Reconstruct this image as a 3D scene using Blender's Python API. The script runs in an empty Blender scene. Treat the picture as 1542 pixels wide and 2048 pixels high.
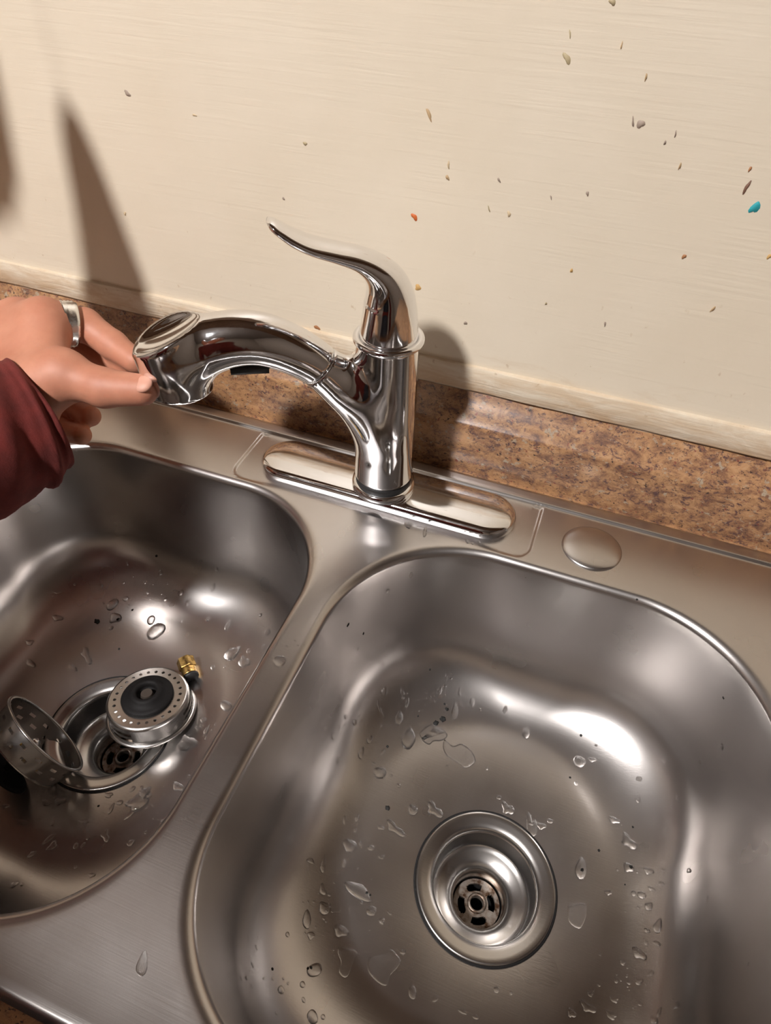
import bpy, bmesh, math, random
import numpy as np
from mathutils import Vector, Matrix
from mathutils.bvhtree import BVHTree
from mathutils.geometry import delaunay_2d_cdt

sc = bpy.context.scene
C = sc.collection
random.seed(7)
rng = np.random.default_rng(3)

# ------------------------------------------------------------------ camera
CAM = np.array([0.15602, -0.45006, 0.44334]); YAW, PIT, ROL = [math.radians(a) for a in (-18.715, 44.746, 2.448)]; F = 1324.9
fw = np.array([math.sin(YAW)*math.cos(PIT), math.cos(YAW)*math.cos(PIT), -math.sin(PIT)])
r0 = np.array([math.cos(YAW), -math.sin(YAW), 0.0]); u0 = np.cross(r0, fw)
rt = math.cos(ROL)*r0 + math.sin(ROL)*u0; up = -math.sin(ROL)*r0 + math.cos(ROL)*u0
cd = bpy.data.cameras.new('camera'); cam = bpy.data.objects.new('camera', cd); C.objects.link(cam)
cam.matrix_world = Matrix(((rt[0], up[0], -fw[0], CAM[0]), (rt[1], up[1], -fw[1], CAM[1]), (rt[2], up[2], -fw[2], CAM[2]), (0, 0, 0, 1)))
cd.sensor_fit = 'AUTO'; cd.sensor_width = 36; cd.lens = F/2048*36; cd.clip_start = 0.01
sc.camera = cam

# ------------------------------------------------------------------ light
LAMP = (-0.49, -1.30, 1.77)
w = bpy.data.worlds.new('world'); sc.world = w; w.use_nodes = True
w.node_tree.nodes['Background'].inputs[0].default_value = (1, .9, .8, 1); w.node_tree.nodes['Background'].inputs[1].default_value = .02
ld = bpy.data.lights.new('ceiling_bulb', 'POINT'); ld.energy = 210; ld.shadow_soft_size = .085; ld.color = (1, .97, .96)
lo = bpy.data.objects.new('ceiling_bulb', ld); lo.location = LAMP; C.objects.link(lo)
vs = sc.view_settings; vs.view_transform = 'Standard'; vs.look = 'None'; vs.exposure = 0; vs.gamma = 1; vs.use_curve_mapping = False

# ------------------------------------------------------------------ helpers
def ray(px, py):
    return fw + rt*(px-771)/F - up*(py-1024)/F
def pix(px, py, depth):                       # a pixel at a distance along the view axis
    return CAM + ray(px, py)*depth
def on_y(px, py, Y):
    d = ray(px, py); return CAM + d*(Y-CAM[1])/d[1]
def on_z(px, py, Z):
    d = ray(px, py); return CAM + d*(Z-CAM[2])/d[2]

def mesh(name, verts, faces, mat=None, parent=None, smooth=True):
    me = bpy.data.meshes.new(name); me.from_pydata([tuple(map(float, v)) for v in verts], [], [tuple(map(int, f)) for f in faces]); me.update()
    if smooth: me.polygons.foreach_set('use_smooth', [True]*len(me.polygons))
    return link(name, me, mat, parent)
def link(name, me, mat=None, parent=None):
    if mat is not None and not me.materials: me.materials.append(mat)
    o = bpy.data.objects.new(name, me); C.objects.link(o)
    if parent is not None: o.parent = parent; o.matrix_parent_inverse = Matrix.LocRotScale(*parent.matrix_basis.decompose()).inverted()
    return o
def bm_obj(name, bm, mat=None, parent=None, smooth=True):
    me = bpy.data.meshes.new(name); bm.to_mesh(me); bm.free()
    if smooth: me.polygons.foreach_set('use_smooth', [True]*len(me.polygons))
    return link(name, me, mat, parent)
def sharp(o, deg=35):
    me = o.data; bm = bmesh.new(); bm.from_mesh(me)
    for e in bm.edges:
        if len(e.link_faces) == 2 and e.calc_face_angle(0) > math.radians(deg): e.smooth = False
    bm.to_mesh(me); bm.free(); return o
def thing(name, label, cat, loc=(0, 0, 0), group=None):
    o = bpy.data.objects.new(name, None); o.empty_display_size = .01; C.objects.link(o); o.location = loc
    return tag(o, label, cat, group)
def tag(o, label=None, cat=None, group=None, kind=None):
    if label: o['label'] = label
    if cat: o['category'] = cat
    if group: o['group'] = group
    if kind: o['kind'] = kind
    return o
def box(name, lo_, hi_, mat, parent=None, bev=0):
    bm = bmesh.new(); bmesh.ops.create_cube(bm, size=1)
    for v in bm.verts: v.co = Vector([lo_[i] + (v.co[i]+.5)*(hi_[i]-lo_[i]) for i in range(3)])
    if bev: bmesh.ops.bevel(bm, geom=bm.edges[:], offset=bev, segments=2, affect='EDGES', clamp_overlap=True)
    return bm_obj(name, bm, mat, parent, smooth=False)
def rings(rs, close_first=False, close_last=False, loop_profile=False):
    n = len(rs[0]); V = [p for r in rs for p in r]; Fc = []
    m = len(rs)
    for i in range(m if loop_profile else m-1):
        a = i*n; b = ((i+1) % m)*n
        for k in range(n): Fc.append((a+k, a+(k+1) % n, b+(k+1) % n, b+k))
    if close_first: Fc.append(tuple(range(n-1, -1, -1)))
    if close_last: Fc.append(tuple(range((m-1)*n, m*n)))
    return V, Fc
def lathe(name, prof, mat, parent=None, n=64, M=None, loop=False, caps=(False, False)):
    rs = []
    for r, z in prof:
        rs.append([(r*math.cos(2*math.pi*k/n), r*math.sin(2*math.pi*k/n), z) for k in range(n)])
    V, Fc = rings(rs, caps[0], caps[1], loop)
    if M is not None: V = [tuple(M @ Vector(v)) for v in V]
    return mesh(name, V, Fc, mat, parent)
def frame(origin, normal, xhint=(1, 0, 0)):
    z = Vector(normal).normalized(); x = Vector(xhint); x = (x - z*x.dot(z)).normalized(); y = z.cross(x)
    return Matrix(((x.x, y.x, z.x, origin[0]), (x.y, y.y, z.y, origin[1]), (x.z, y.z, z.z, origin[2]), (0, 0, 0, 1)))
def spline(pts, n):                           # Catmull-Rom through rows of any width
    P = np.array(pts, float); P = np.vstack([2*P[0]-P[1], P, 2*P[-1]-P[-2]]); out = []
    m = len(P)-3
    for t in np.linspace(0, m-1e-6, n):
        i = int(t); s = t-i; a, b, c, d = P[i:i+4]
        out.append(.5*((2*b)+(c-a)*s+(2*a-5*b+4*c-d)*s*s+(3*b-a-3*c+d)*s**3))
    return np.array(out)

# signed distance surfaces
def smin(a, b, k):
    h = np.clip(.5+.5*(b-a)/k, 0, 1); return b*(1-h)+a*h-k*h*(1-h)
def smax(a, b, k): return -smin(-a, -b, k)
def cap(P, a, b, ra, rb):
    a = np.asarray(a, float); b = np.asarray(b, float); d = b-a
    t = np.clip(((P-a)@d)/(d@d), 0, 1)
    return np.linalg.norm(P-(a+t[..., None]*d), axis=-1)-(ra+t*(rb-ra))
def surface_net(f, lo_, hi_, h, newton=3):
    lo_ = np.array(lo_); hi_ = np.array(hi_); ns = np.ceil((hi_-lo_)/h).astype(int)+1
    ax = [lo_[i]+h*np.arange(ns[i]) for i in range(3)]
    v = np.empty(ns)
    for i in range(ns[0]):
        Y, Z = np.meshgrid(ax[1], ax[2], indexing='ij')
        v[i] = f(np.stack([np.full_like(Y, ax[0][i]), Y, Z], -1))
    ins = v < 0
    cnt = sum(ins[a:ns[0]-1+a, b:ns[1]-1+b, c:ns[2]-1+c].astype(np.int8) for a in (0, 1) for b in (0, 1) for c in (0, 1))
    act = (cnt > 0) & (cnt < 8); cells = np.argwhere(act); idx = -np.ones(act.shape, int); idx[act] = np.arange(len(cells))
    acc = np.zeros((len(cells), 3)); num = np.zeros(len(cells))
    cor = [(a, b, c) for a in (0, 1) for b in (0, 1) for c in (0, 1)]
    for p in cor:
        for q in cor:
            if sum(q)-sum(p) == 1 and all(q[i] >= p[i] for i in range(3)):
                va = v[tuple((cells+p).T)]; vb = v[tuple((cells+q).T)]; m = (va < 0) != (vb < 0)
                t = va[m]/(va[m]-vb[m]); acc[m] += np.array(p)+t[:, None]*(np.array(q)-np.array(p)); num[m] += 1
    V = lo_+h*(cells+acc/num[:, None])
    Fc = []
    for a in range(3):
        b, c = (a+1) % 3, (a+2) % 3
        s1 = [slice(None)]*3; s2 = [slice(None)]*3; s1[a] = slice(0, -1); s2[a] = slice(1, None)
        e = np.argwhere(ins[tuple(s1)] != ins[tuple(s2)]); fl = ins[tuple(s1)][tuple(e.T)]
        ok = (e[:, b] > 0) & (e[:, c] > 0) & (e[:, b] < ns[b]-1) & (e[:, c] < ns[c]-1); e = e[ok]; fl = fl[ok]
        def g(db, dc):
            q = e.copy(); q[:, b] += db; q[:, c] += dc; return idx[tuple(q.T)]
        Q = np.stack([g(-1, -1), g(0, -1), g(0, 0), g(-1, 0)], 1); Q[~fl] = Q[~fl][:, ::-1]; Fc.append(Q)
    Fc = np.vstack(Fc); e = h*.05
    for _ in range(newton):
        g = np.stack([(f(V+d)-f(V-d))/(2*e) for d in np.eye(3)*e], 1); fv = f(V)
        st = fv[:, None]*g/np.maximum((g*g).sum(1), .2)[:, None]
        V = V-np.clip(st, -h*.6, h*.6)
    return V, Fc

# ------------------------------------------------------------------ materials
def new_mat(name):
    m = bpy.data.materials.new(name); m.use_nodes = True; nt = m.node_tree
    return m, nt, nt.nodes['Principled BSDF']
def N(nt, t, **kw):
    n = nt.nodes.new(t)
    for k, v in kw.items():
        if k.startswith('i_'): n.inputs[int(k[2:])].default_value = v
        else: setattr(n, k, v)
    return n
def ramp(nt, fac, stops):
    r = nt.nodes.new('ShaderNodeValToRGB'); nt.links.new(fac, r.inputs[0]); e = r.color_ramp.elements
    while len(e) < len(stops): e.new(.5)
    for i, (p, c) in enumerate(stops): e[i].position = p; e[i].color = (*c, 1) if len(c) == 3 else c
    return r
def coords(nt, scale=(1, 1, 1), rot=(0, 0, 0)):
    t = nt.nodes.new('ShaderNodeNewGeometry'); m = nt.nodes.new('ShaderNodeMapping'); nt.links.new(t.outputs['Position'], m.inputs[0])
    m.inputs['Scale'].default_value = scale; m.inputs['Rotation'].default_value = rot; return m.outputs[0]
def noise(nt, vec, scale, detail=4, rough=.5, dist=0):
    n = nt.nodes.new('ShaderNodeTexNoise'); nt.links.new(vec, n.inputs['Vector'])
    n.inputs['Scale'].default_value = scale; n.inputs['Detail'].default_value = detail; n.inputs['Roughness'].default_value = rough; n.inputs['Distortion'].default_value = dist
    return n.outputs['Fac']
def bump(nt, bsdf, h, strength, dist=.001, prev=None):
    b = nt.nodes.new('ShaderNodeBump'); b.inputs['Strength'].default_value = strength; b.inputs['Distance'].default_value = dist
    nt.links.new(h, b.inputs['Height'])
    if prev: nt.links.new(prev, b.inputs['Normal'])
    nt.links.new(b.outputs[0], bsdf.inputs['Normal']); return b.outputs[0]
def mix(nt, fac, a, b, mode='MIX'):
    m = nt.nodes.new('ShaderNodeMix'); m.data_type = 'RGBA'; m.blend_type = mode
    if isinstance(fac, float): m.inputs[0].default_value = fac
    else: nt.links.new(fac, m.inputs[0])
    for i, x in ((6, a), (7, b)):
        if isinstance(x, tuple): m.inputs[i].default_value = (*x, 1)
        else: nt.links.new(x, m.inputs[i])
    return m.outputs[2]
def simple(name, col, rough=.5, metal=0, **kw):
    m, nt, b = new_mat(name); b.inputs['Base Color'].default_value = (*col, 1); b.inputs['Roughness'].default_value = rough; b.inputs['Metallic'].default_value = metal
    for k, v in kw.items(): b.inputs[k].default_value = v
    return m

def make_steel(name, base, rough, brush, aniso=0.0):
    m, nt, b = new_mat(name); b.inputs['Metallic'].default_value = 1
    vec = coords(nt, (1, 1, 1))
    big = noise(nt, vec, 14, 4, .6)
    col = ramp(nt, big, [(.3, tuple(x*.95 for x in base)), (.7, base)])
    nt.links.new(col.outputs[0], b.inputs['Base Color'])
    br = noise(nt, coords(nt, (18, 900, 900)), 1.0, 3, .6)
    fine = noise(nt, coords(nt, (400, 400, 400)), 1.0, 2, .6)
    rr = nt.nodes.new('ShaderNodeMapRange'); nt.links.new(noise(nt, vec, 22, 2, .5), rr.inputs[0])
    rr.inputs[1].default_value = .3; rr.inputs[2].default_value = .7; rr.inputs[3].default_value = rough*.95; rr.inputs[4].default_value = rough*1.06
    nt.links.new(rr.outputs[0], b.inputs['Roughness'])
    p = bump(nt, b, br, brush, .0004)
    bump(nt, b, fine, brush*.35, .0003, p)
    return m
M_steel = make_steel('brushed_steel', (.57, .542, .524), .285, .08)
M_cup = make_steel('shaded_cup_steel', (.20, .19, .185), .33, .04)  # darker copy of the strainer steel, recess shade put into its colour
M_strain = make_steel('strainer_steel', (.55, .53, .51), .26, .05)
def chrome(name, rough, base=(.86, .86, .87)):
    m, nt, b = new_mat(name); b.inputs['Metallic'].default_value = 1; b.inputs['Base Color'].default_value = (*base, 1)
    rr = nt.nodes.new('ShaderNodeMapRange'); nt.links.new(noise(nt, coords(nt), 55, 5, .7), rr.inputs[0])
    rr.inputs[1].default_value = .35; rr.inputs[2].default_value = .8; rr.inputs[3].default_value = rough; rr.inputs[4].default_value = rough*2.6
    nt.links.new(rr.outputs[0], b.inputs['Roughness']); return m
M_chrome = chrome('chrome', .05)
M_chrome2 = chrome('chrome_plate', .045)
M_black = simple('black_rubber_and_gap', (.012, .011, .011), .55)
M_rubber = simple('worn_rubber', (.008, .007, .007), .65, 0, **{'Specular IOR Level': .2})
M_dark = simple('drain_dark', (.006, .005, .005), .8)
M_brass, nt, b = new_mat('aged_brass'); b.inputs['Metallic'].default_value = 1; b.inputs['Roughness'].default_value = .32
nt.links.new(ramp(nt, noise(nt, coords(nt), 160, 4, .6), [(.35, (.16, .09, .035)), (.55, (.68, .44, .14)), (.75, (.85, .66, .32))]).outputs[0], b.inputs['Base Color'])
M_grime, nt, b = new_mat('rusty_drain'); b.inputs['Metallic'].default_value = .8; b.inputs['Roughness'].default_value = .42
nt.links.new(ramp(nt, noise(nt, coords(nt), 130, 5, .65), [(.36, (.10, .05, .025)), (.52, (.36, .30, .25)), (.7, (.50, .46, .42))]).outputs[0], b.inputs['Base Color'])

# cream painted wall
def cream(name, stain, brush_amt):
    m, nt, b = new_mat(name); b.inputs['Roughness'].default_value = .42; b.inputs['Specular IOR Level'].default_value = .35
    vec = coords(nt)
    big = noise(nt, vec, 5, 4, .6)
    c = ramp(nt, big, [(.3, (.74, .645, .505)), (.7, (.79, .70, .565))]).outputs[0]
    st = noise(nt, coords(nt, (16, 16, 60)), 1, 6, .7, .6)
    stm = ramp(nt, st, [(stain, (0, 0, 0)), (stain+.22, (1, 1, 1))]).outputs[0]
    sep = nt.nodes.new('ShaderNodeSeparateXYZ'); nt.links.new(vec, sep.inputs[0])
    zr = nt.nodes.new('ShaderNodeMapRange'); nt.links.new(sep.outputs[2], zr.inputs[0]); zr.inputs[1].default_value = .075; zr.inputs[2].default_value = .135; zr.inputs[3].default_value = .8; zr.inputs[4].default_value = .0
    mm = nt.nodes.new('ShaderNodeMath'); mm.operation = 'MULTIPLY'; nt.links.new(stm, mm.inputs[0]); nt.links.new(zr.outputs[0], mm.inputs[1])
    c = mix(nt, mm.outputs[0], c, (.50, .31, .15))
    sp = noise(nt, coords(nt, (150, 150, 110)), 1, 3, .5)                   # tiny specks of grime near the sink
    spm = ramp(nt, sp, [(.70, (0, 0, 0)), (.76, (1, 1, 1))]).outputs[0]
    zr2 = nt.nodes.new('ShaderNodeMapRange'); nt.links.new(sep.outputs[2], zr2.inputs[0]); zr2.inputs[1].default_value = .08; zr2.inputs[2].default_value = .24; zr2.inputs[3].default_value = .6; zr2.inputs[4].default_value = 0
    m2 = nt.nodes.new('ShaderNodeMath'); m2.operation = 'MULTIPLY'; nt.links.new(spm, m2.inputs[0]); nt.links.new(zr2.outputs[0], m2.inputs[1])
    c = mix(nt, m2.outputs[0], c, (.42, .27, .14))
    nt.links.new(c, b.inputs['Base Color'])
    br = noise(nt, coords(nt, (12, 300, 420)), 1, 4, .6)
    p = bump(nt, b, br, brush_amt, .0012)
    bump(nt, b, noise(nt, vec, 30, 3, .5), .10, .004, p)
    return m
M_wall = cream('cream_wall_paint', .56, .22)
M_trim = cream('cream_trim_paint', .36, .6)
M_room = simple('room_wall_paint', (.17, .13, .10), .7)
M_ceil = simple('ceiling_paint', (.22, .19, .17), .8)
M_floor = simple('dark_floor', (.07, .045, .03), .5)

# speckled brown laminate
M_lam, nt, b = new_mat('granite_laminate'); b.inputs['Roughness'].default_value = .3
v = coords(nt)
vs_l = coords(nt, (.62, 1, 1))
base = ramp(nt, noise(nt, vs_l, 85, 10, .78, .4), [(.32, (.085, .045, .034)), (.42, (.21, .108, .062)), (.50, (.335, .180, .090)), (.58, (.44, .245, .120)), (.72, (.50, .335, .20))]).outputs[0]
pur = ramp(nt, noise(nt, coords(nt, (.7, 1, 1), (.1, .3, 0)), 210, 9, .78, .5), [(.525, (0, 0, 0)), (.60, (1, 1, 1))]).outputs[0]
c = mix(nt, pur, base, (.10, .055, .052))
big = ramp(nt, noise(nt, vs_l, 24, 3, .6), [(.52, (0, 0, 0)), (.66, (1, 1, 1))]).outputs[0]
m3 = nt.nodes.new('ShaderNodeMath'); m3.operation = 'MULTIPLY'; nt.links.new(big, m3.inputs[0]); m3.inputs[1].default_value = .5
c = mix(nt, m3.outputs[0], c, (.50, .275, .125))
gr = ramp(nt, noise(nt, coords(nt, (.8, 1, 1), (1.1, .3, .5)), 150, 5, .65), [(.60, (0, 0, 0)), (.67, (1, 1, 1))]).outputs[0]
c = mix(nt, gr, c, (.36, .29, .21))
rd = ramp(nt, noise(nt, coords(nt, (1, 1, 1), (.2, 1.3, .8)), 230, 4, .65), [(.62, (0, 0, 0)), (.68, (1, 1, 1))]).outputs[0]
c = mix(nt, rd, c, (.20, .055, .04))
dk = ramp(nt, noise(nt, coords(nt, (.7, 1, 1), (.7, .2, 1.8)), 330, 4, .65), [(.60, (0, 0, 0)), (.67, (1, 1, 1))]).outputs[0]
c = mix(nt, dk, c, (.045, .03, .026))
nt.links.new(c, b.inputs['Base Color']); b.inputs['Roughness'].default_value = .26; bump(nt, b, noise(nt, v, 300, 2, .5), .03, .0004)

# water
M_water, nt, b = new_mat('water'); b.inputs['Base Color'].default_value = (1, 1, 1, 1); b.inputs['Roughness'].default_value = .0
b.inputs['Transmission Weight'].default_value = 1; b.inputs['IOR'].default_value = 1.33
# skin and cloth
M_skin, nt, b = new_mat('skin'); b.inputs['Roughness'].default_value = .55
nt.links.new(ramp(nt, noise(nt, coords(nt), 34, 4, .6), [(.3, (.47, .19, .115)), (.7, (.57, .255, .16))]).outputs[0], b.inputs['Base Color'])
b.inputs['Subsurface Weight'].default_value = .15; b.inputs['Subsurface Radius'].default_value = (.006, .002, .001); b.inputs['Subsurface Scale'].default_value = 1
bump(nt, b, noise(nt, coords(nt), 420, 3, .6), .12, .0006)
M_nail = simple('nail', (.62, .31, .22), .5)
M_red, nt, b = new_mat('dark_red_fleece'); b.inputs['Roughness'].default_value = .9; b.inputs['Sheen Weight'].default_value = .15; b.inputs['Sheen Tint'].default_value = (.8, .2, .15, 1)
nt.links.new(ramp(nt, noise(nt, coords(nt), 60, 5, .6), [(.3, (.085, .008, .006)), (.7, (.15, .016, .011))]).outputs[0], b.inputs['Base Color'])
bump(nt, b, noise(nt, coords(nt), 900, 2, .5), .25, .0008)
M_silver = chrome('silver', .16, (.9, .89, .86))

# ------------------------------------------------------------------ room shell
WY = .085
wall = box('wall_back', (-1.7, WY, -.93), (1.9, WY+.1, 1.85), M_wall); tag(wall, 'cream painted wall behind the sink', kind='structure')
tag(box('wall_left', (-1.8, -2.7, -.93), (-1.7, WY+.1, 1.85), M_room), kind='structure')
tag(box('wall_right', (1.9, -2.7, -.93), (2.0, WY+.1, 1.85), M_room), kind='structure')
tag(box('wall_front', (-1.8, -2.8, -.93), (2.0, -2.7, 1.85), M_room), kind='structure')
tag(box('floor', (-1.8, -2.8, -1.0), (2.0, WY+.1, -.93), M_floor), kind='structure')
tag(box('ceiling', (-1.8, -2.8, 1.85), (2.0, WY+.1, 1.91), M_ceil), kind='structure')
# trim strip along the foot of the wall, hand painted, slightly proud
def extrude_x(name, prof, x0, x1, mat, parent=None, nx=2, wob=None, closed=True):
    xs = np.linspace(x0, x1, nx); rs = []
    for x in xs:
        rs.append([(x, y+(wob(x, y, z) if wob else 0), z) for y, z in prof])
    n = len(prof); V = [p for r in rs for p in r]; Fc = []
    for i in range(nx-1):
        for k in range(n if closed else n-1): Fc.append((i*n+k, i*n+(k+1) % n, (i+1)*n+(k+1) % n, (i+1)*n+k))
    if closed: Fc.append(tuple(range(n-1, -1, -1))); Fc.append(tuple(range((nx-1)*n, nx*n)))
    o = mesh(name, V, Fc, mat, parent)
    bm = bmesh.new(); bm.from_mesh(o.data); bmesh.ops.recalc_face_normals(bm, faces=bm.faces); bm.to_mesh(o.data); bm.free()
    return sharp(o, 40)
tr = extrude_x('trim_1', [(WY+.001, .0818), (WY-.0036, .0818), (WY-.0044, .0828), (WY-.0042, .1055), (WY-.0036, .1067), (WY+.001, .1076)], -1.7, 1.9, M_trim, nx=200,
               wob=lambda x, y, z: .0005*math.sin(x*37)+.0004*math.sin(x*91+1)); tag(tr, 'worn cream painted strip along the foot of the wall', kind='structure')
# old paint marks on the wall: px, py, width px, height px, lean, colour
marks = [(829, 434, 13, 12, .2, 'orange'), (1510, 415, 16, 24, -.2, 'teal'), (1493, 375, 8, 22, -.1, 'brown'), (1281, 248, 16, 14, .2, 'taupe'), (1266, 244, 6, 14, .3, 'taupe'), (1134, 117, 16, 16, .4, 'olive'),
         (858, 229, 8, 22, .6, 'tan'), (255, 187, 16, 8, .5, 'taupe'), (610, 287, 10, 6, .7, 'olive'), (836, 575, 16, 10, -.3, 'ochre'), (1368, 513, 8, 9, 0, 'rust'), (1292, 154, 4, 14, .1, 'tan'), (1351, 268, 4, 10, 0, 'taupe'),
         (1330, 285, 4, 9, 0, 'taupe'), (1360, 332, 4, 14, 0, 'tan'), (895, 355, 7, 10, .3, 'tan'), (897, 330, 6, 12, .2, 'pale'), (998, 360, 5, 9, .5, 'taupe'), (978, 418, 4, 9, .5, 'olive'), (1018, 428, 9, 9, 0, 'pale'), (1175, 387, 6, 9, 0, 'taupe'),
         (1102, 395, 3, 8, .5, 'taupe'), (1143, 541, 5, 9, 0, 'ochre'), (1225, 4, 14, 10, 0, 'olive'), (931, 646, 7, 7, 0, 'taupe'), (1092, 607, 4, 6, 0, 'olive'), (1210, 648, 4, 10, 0, 'taupe'), (1426, 618, 5, 14, -.3, 'tan'), (389, 230, 9, 4, .6, 'pale'),
         (567, 397, 7, 4, .5, 'taupe'), (250, 427, 7, 6, 0, 'pale'), (1140, 68, 4, 12, .2, 'olive'), (1243, 91, 4, 10, 0, 'tan'), (1500, 338, 5, 10, 0, 'rust'), (1538, 513, 7, 10, 0, 'ochre'), (634, 655, 12, 9, .4, 'rust'), (815, 85, 0, 0, 0, 'pale')]
cols = dict(orange=(.62, .15, .035), teal=(.03, .36, .40), brown=(.19, .10, .065), taupe=(.36, .28, .22), olive=(.46, .37, .22), tan=(.52, .36, .2), ochre=(.62, .38, .14), rust=(.38, .17, .07), pale=(.63, .49, .31))
mcol = {k: simple('paint_mark_'+k, c, .6) for k, c in cols.items()}
for px, py, wd, hg, lean, kcol in marks:
    if not wd: continue
    p0 = on_y(px, py, WY); dpt = (p0-CAM)@fw; s = dpt/F
    n = 14; top = []; rim_ = []
    ph = random.random()*9
    for k in range(n):
        a = 2*math.pi*k/n; q = 1+.25*math.sin(2*a+ph)+.18*math.sin(3*a+2*ph)
        x = .5*wd*s*math.cos(a)*q; z = .62*hg*s*math.sin(a)*q; x -= lean*z
        rim_.append((p0[0]+x, WY+.0004, p0[2]+z)); top.append((p0[0]+x*.8, WY-.0004, p0[2]+z*.8))
    V, Fc = rings([rim_, top], False, True); mesh('paint_mark', V, Fc, mcol[kcol], wall)

# ------------------------------------------------------------------ countertop and backsplash
ctop = thing('countertop', 'brown speckled laminate countertop with coved backsplash along the wall', 'countertop', (0, 0, -.04))
OX0, OX1, OY0, OY1 = -.415, .400, -.458, .060          # outer edge of the sink
CX0, CX1, CY0, CY1 = OX0+.012, OX1-.012, OY0+.012, OY1-.012
slab = bmesh.new()
def add_box(bm, a, b_):
    q = bmesh.ops.create_cube(bm, size=1)['verts']
    for vv in q: vv.co = Vector([a[i]+(vv.co[i]+.5)*(b_[i]-a[i]) for i in range(3)])
ZT = -.0035
add_box(slab, (-1.7, -.53, ZT-.036), (CX0, .064, ZT)); add_box(slab, (CX1, -.53, ZT-.036), (1.9, .064, ZT))
add_box(slab, (CX0, -.53, ZT-.036), (CX1, CY0, ZT)); add_box(slab, (CX0, CY1, ZT-.036), (CX1, .064, ZT))
bm_obj('worktop', slab, M_lam, ctop, smooth=False)
bs = [(.0846, ZT-.036)] + [(.0628, ZT-.036), (.0628, ZT)] + [(.0630, .010), (.0632, .030), (.0634, .0485), (.0637, .0505), (.0645, .0525), (.0658, .0542), (.0675, .0560), (.0705, .0602), (.0740, .0648), (.0775, .0692), (.0805, .0728), (.0830, .0765), (.0844, .0785), (.0846, .0700)]
extrude_x('backsplash', bs, -1.7, 1.9, M_lam, ctop, nx=2)

# ------------------------------------------------------------------ the sink
def rrect(x0, x1, y0, y1, rr, n=40):
    # corners: rear right, rear left, front left, front right, counter-clockwise; n points per corner
    out = []
    cs = [(x1-rr[0], y1-rr[0], 0, rr[0]), (x0+rr[1], y1-rr[1], 90, rr[1]), (x0+rr[2], y0+rr[2], 180, rr[2]), (x1-rr[3], y0+rr[3], 270, rr[3])]
    segs = []
    for cx, cy, a0, r in cs:
        segs.append([(cx+r*math.cos(math.radians(a0+90*k/(n-1))), cy+r*math.sin(math.radians(a0+90*k/(n-1)))) for k in range(n)])
    for i in range(4):
        out += segs[i]; a = segs[i][-1]; b_ = segs[(i+1) % 4][0]
        for t in range(1, 12): out.append((a[0]+(b_[0]-a[0])*t/12, a[1]+(b_[1]-a[1])*t/12))
    return out
BOWLS = [dict(x0=.0025, x1=.3685, y0=-.4385, y1=-.0365, r=[.118, .118, .104, .104], drain=(.1913, -.2466)),
         dict(x0=-.3815, x1=-.0150, y0=-.4385, y1=-.0365, r=[.106, .106, .104, .104], drain=(-.1913, -.2466))]
ZF = -.1785; DR = .0575
prof = []
RR = .0075
for k in range(0, 9):
    a = math.radians(90*k/8*.97); prof.append((RR*math.sin(a), -RR*(1-math.cos(a))))
d0, z0 = prof[-1]
RB = .064; slope = .055
zb = -.1725
zw = zb+RB*(1-math.sin(math.atan(slope)))            # where the wall meets the floor fillet
for k in range(1, 9):
    z = z0+(zw-z0)*k/8; prof.append((d0+slope*(z0-z), z))
d1 = prof[-1][0]; a0 = math.atan(slope)
for k in range(1, 17):
    a = a0+(math.pi/2-a0)*k/16; prof.append((d1+RB*(math.cos(a0)-math.cos(a)), zw-RB*(math.sin(a)-math.sin(a0))))
allV = []; allF = []; loops2d = []
for B in BOWLS:
    base_i = len(allV); rs = []
    for d, z in prof:
        rs.append([(x, y, z) for x, y in rrect(B['x0']+d, B['x1']-d, B['y0']+d, B['y1']-d, [min(r, (B['x1']-B['x0'])/2-d-.003) for r in B['r']])])
    loops2d.append([(p[0], p[1]) for p in rs[0]])
    last = rs[-1]; dx, dy = B['drain']
    ang = [math.atan2(p[1]-dy, p[0]-dx) for p in last]
    for t in np.linspace(0, 1, 22)[1:]:
        te = t
        ring = []
        for p, a in zip(last, ang):
            q = (dx+DR*math.cos(a), dy+DR*math.sin(a)); ring.append((p[0]*(1-te)+q[0]*te, p[1]*(1-te)+q[1]*te, zb+(ZF-.0005-zb)*(te**1.4)))
        rs.append(ring)
    ring = [(dx+(DR-.002)*math.cos(a), dy+(DR-.002)*math.sin(a), ZF-.004) for a in ang]; rs.append(ring)
    V, Fc = rings(rs); B['first'] = base_i; allV += V; allF += [tuple(base_i+i for i in f) for f in Fc]
def sst(x): x = min(1, max(0, x)); return x*x*(3-2*x)
def deck_z(x, y):
    cx, cy, hx, hy, r = (OX0+OX1)/2, (OY0+OY1)/2, (OX1-OX0)/2, (OY1-OY0)/2, .03
    qx, qy = abs(x-cx)-hx+r, abs(y-cy)-hy+r
    e = -(math.hypot(max(qx, 0), max(qy, 0))+min(max(qx, qy), 0)-r)
    z = 0
    if y-OY0 < e+.001:
        if e < .010: z -= .0060*sst((.010-e)/.010)**1.3
    elif e < .0225:
        z = .0022*sst((.0225-e)/.004)
        if e < .009: z -= .0057*sst((.009-e)/.009)**1.3
    # pressed faucet panel
    qx, qy = abs(x)-.151+.016, abs(y-.01)-.046+.016
    g = math.hypot(max(qx, 0), max(qy, 0))+min(max(qx, qy), 0)-.016
    fr = sst((.0375-y)/.004)
    wd_ = .003 if y > -.02 else .003+.008*sst((-.02-y)/.012)*sst((.13-abs(x))/.04)
    z -= .0013*sst((.0015-g)/wd_)*fr
    return z
outer = []
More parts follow.
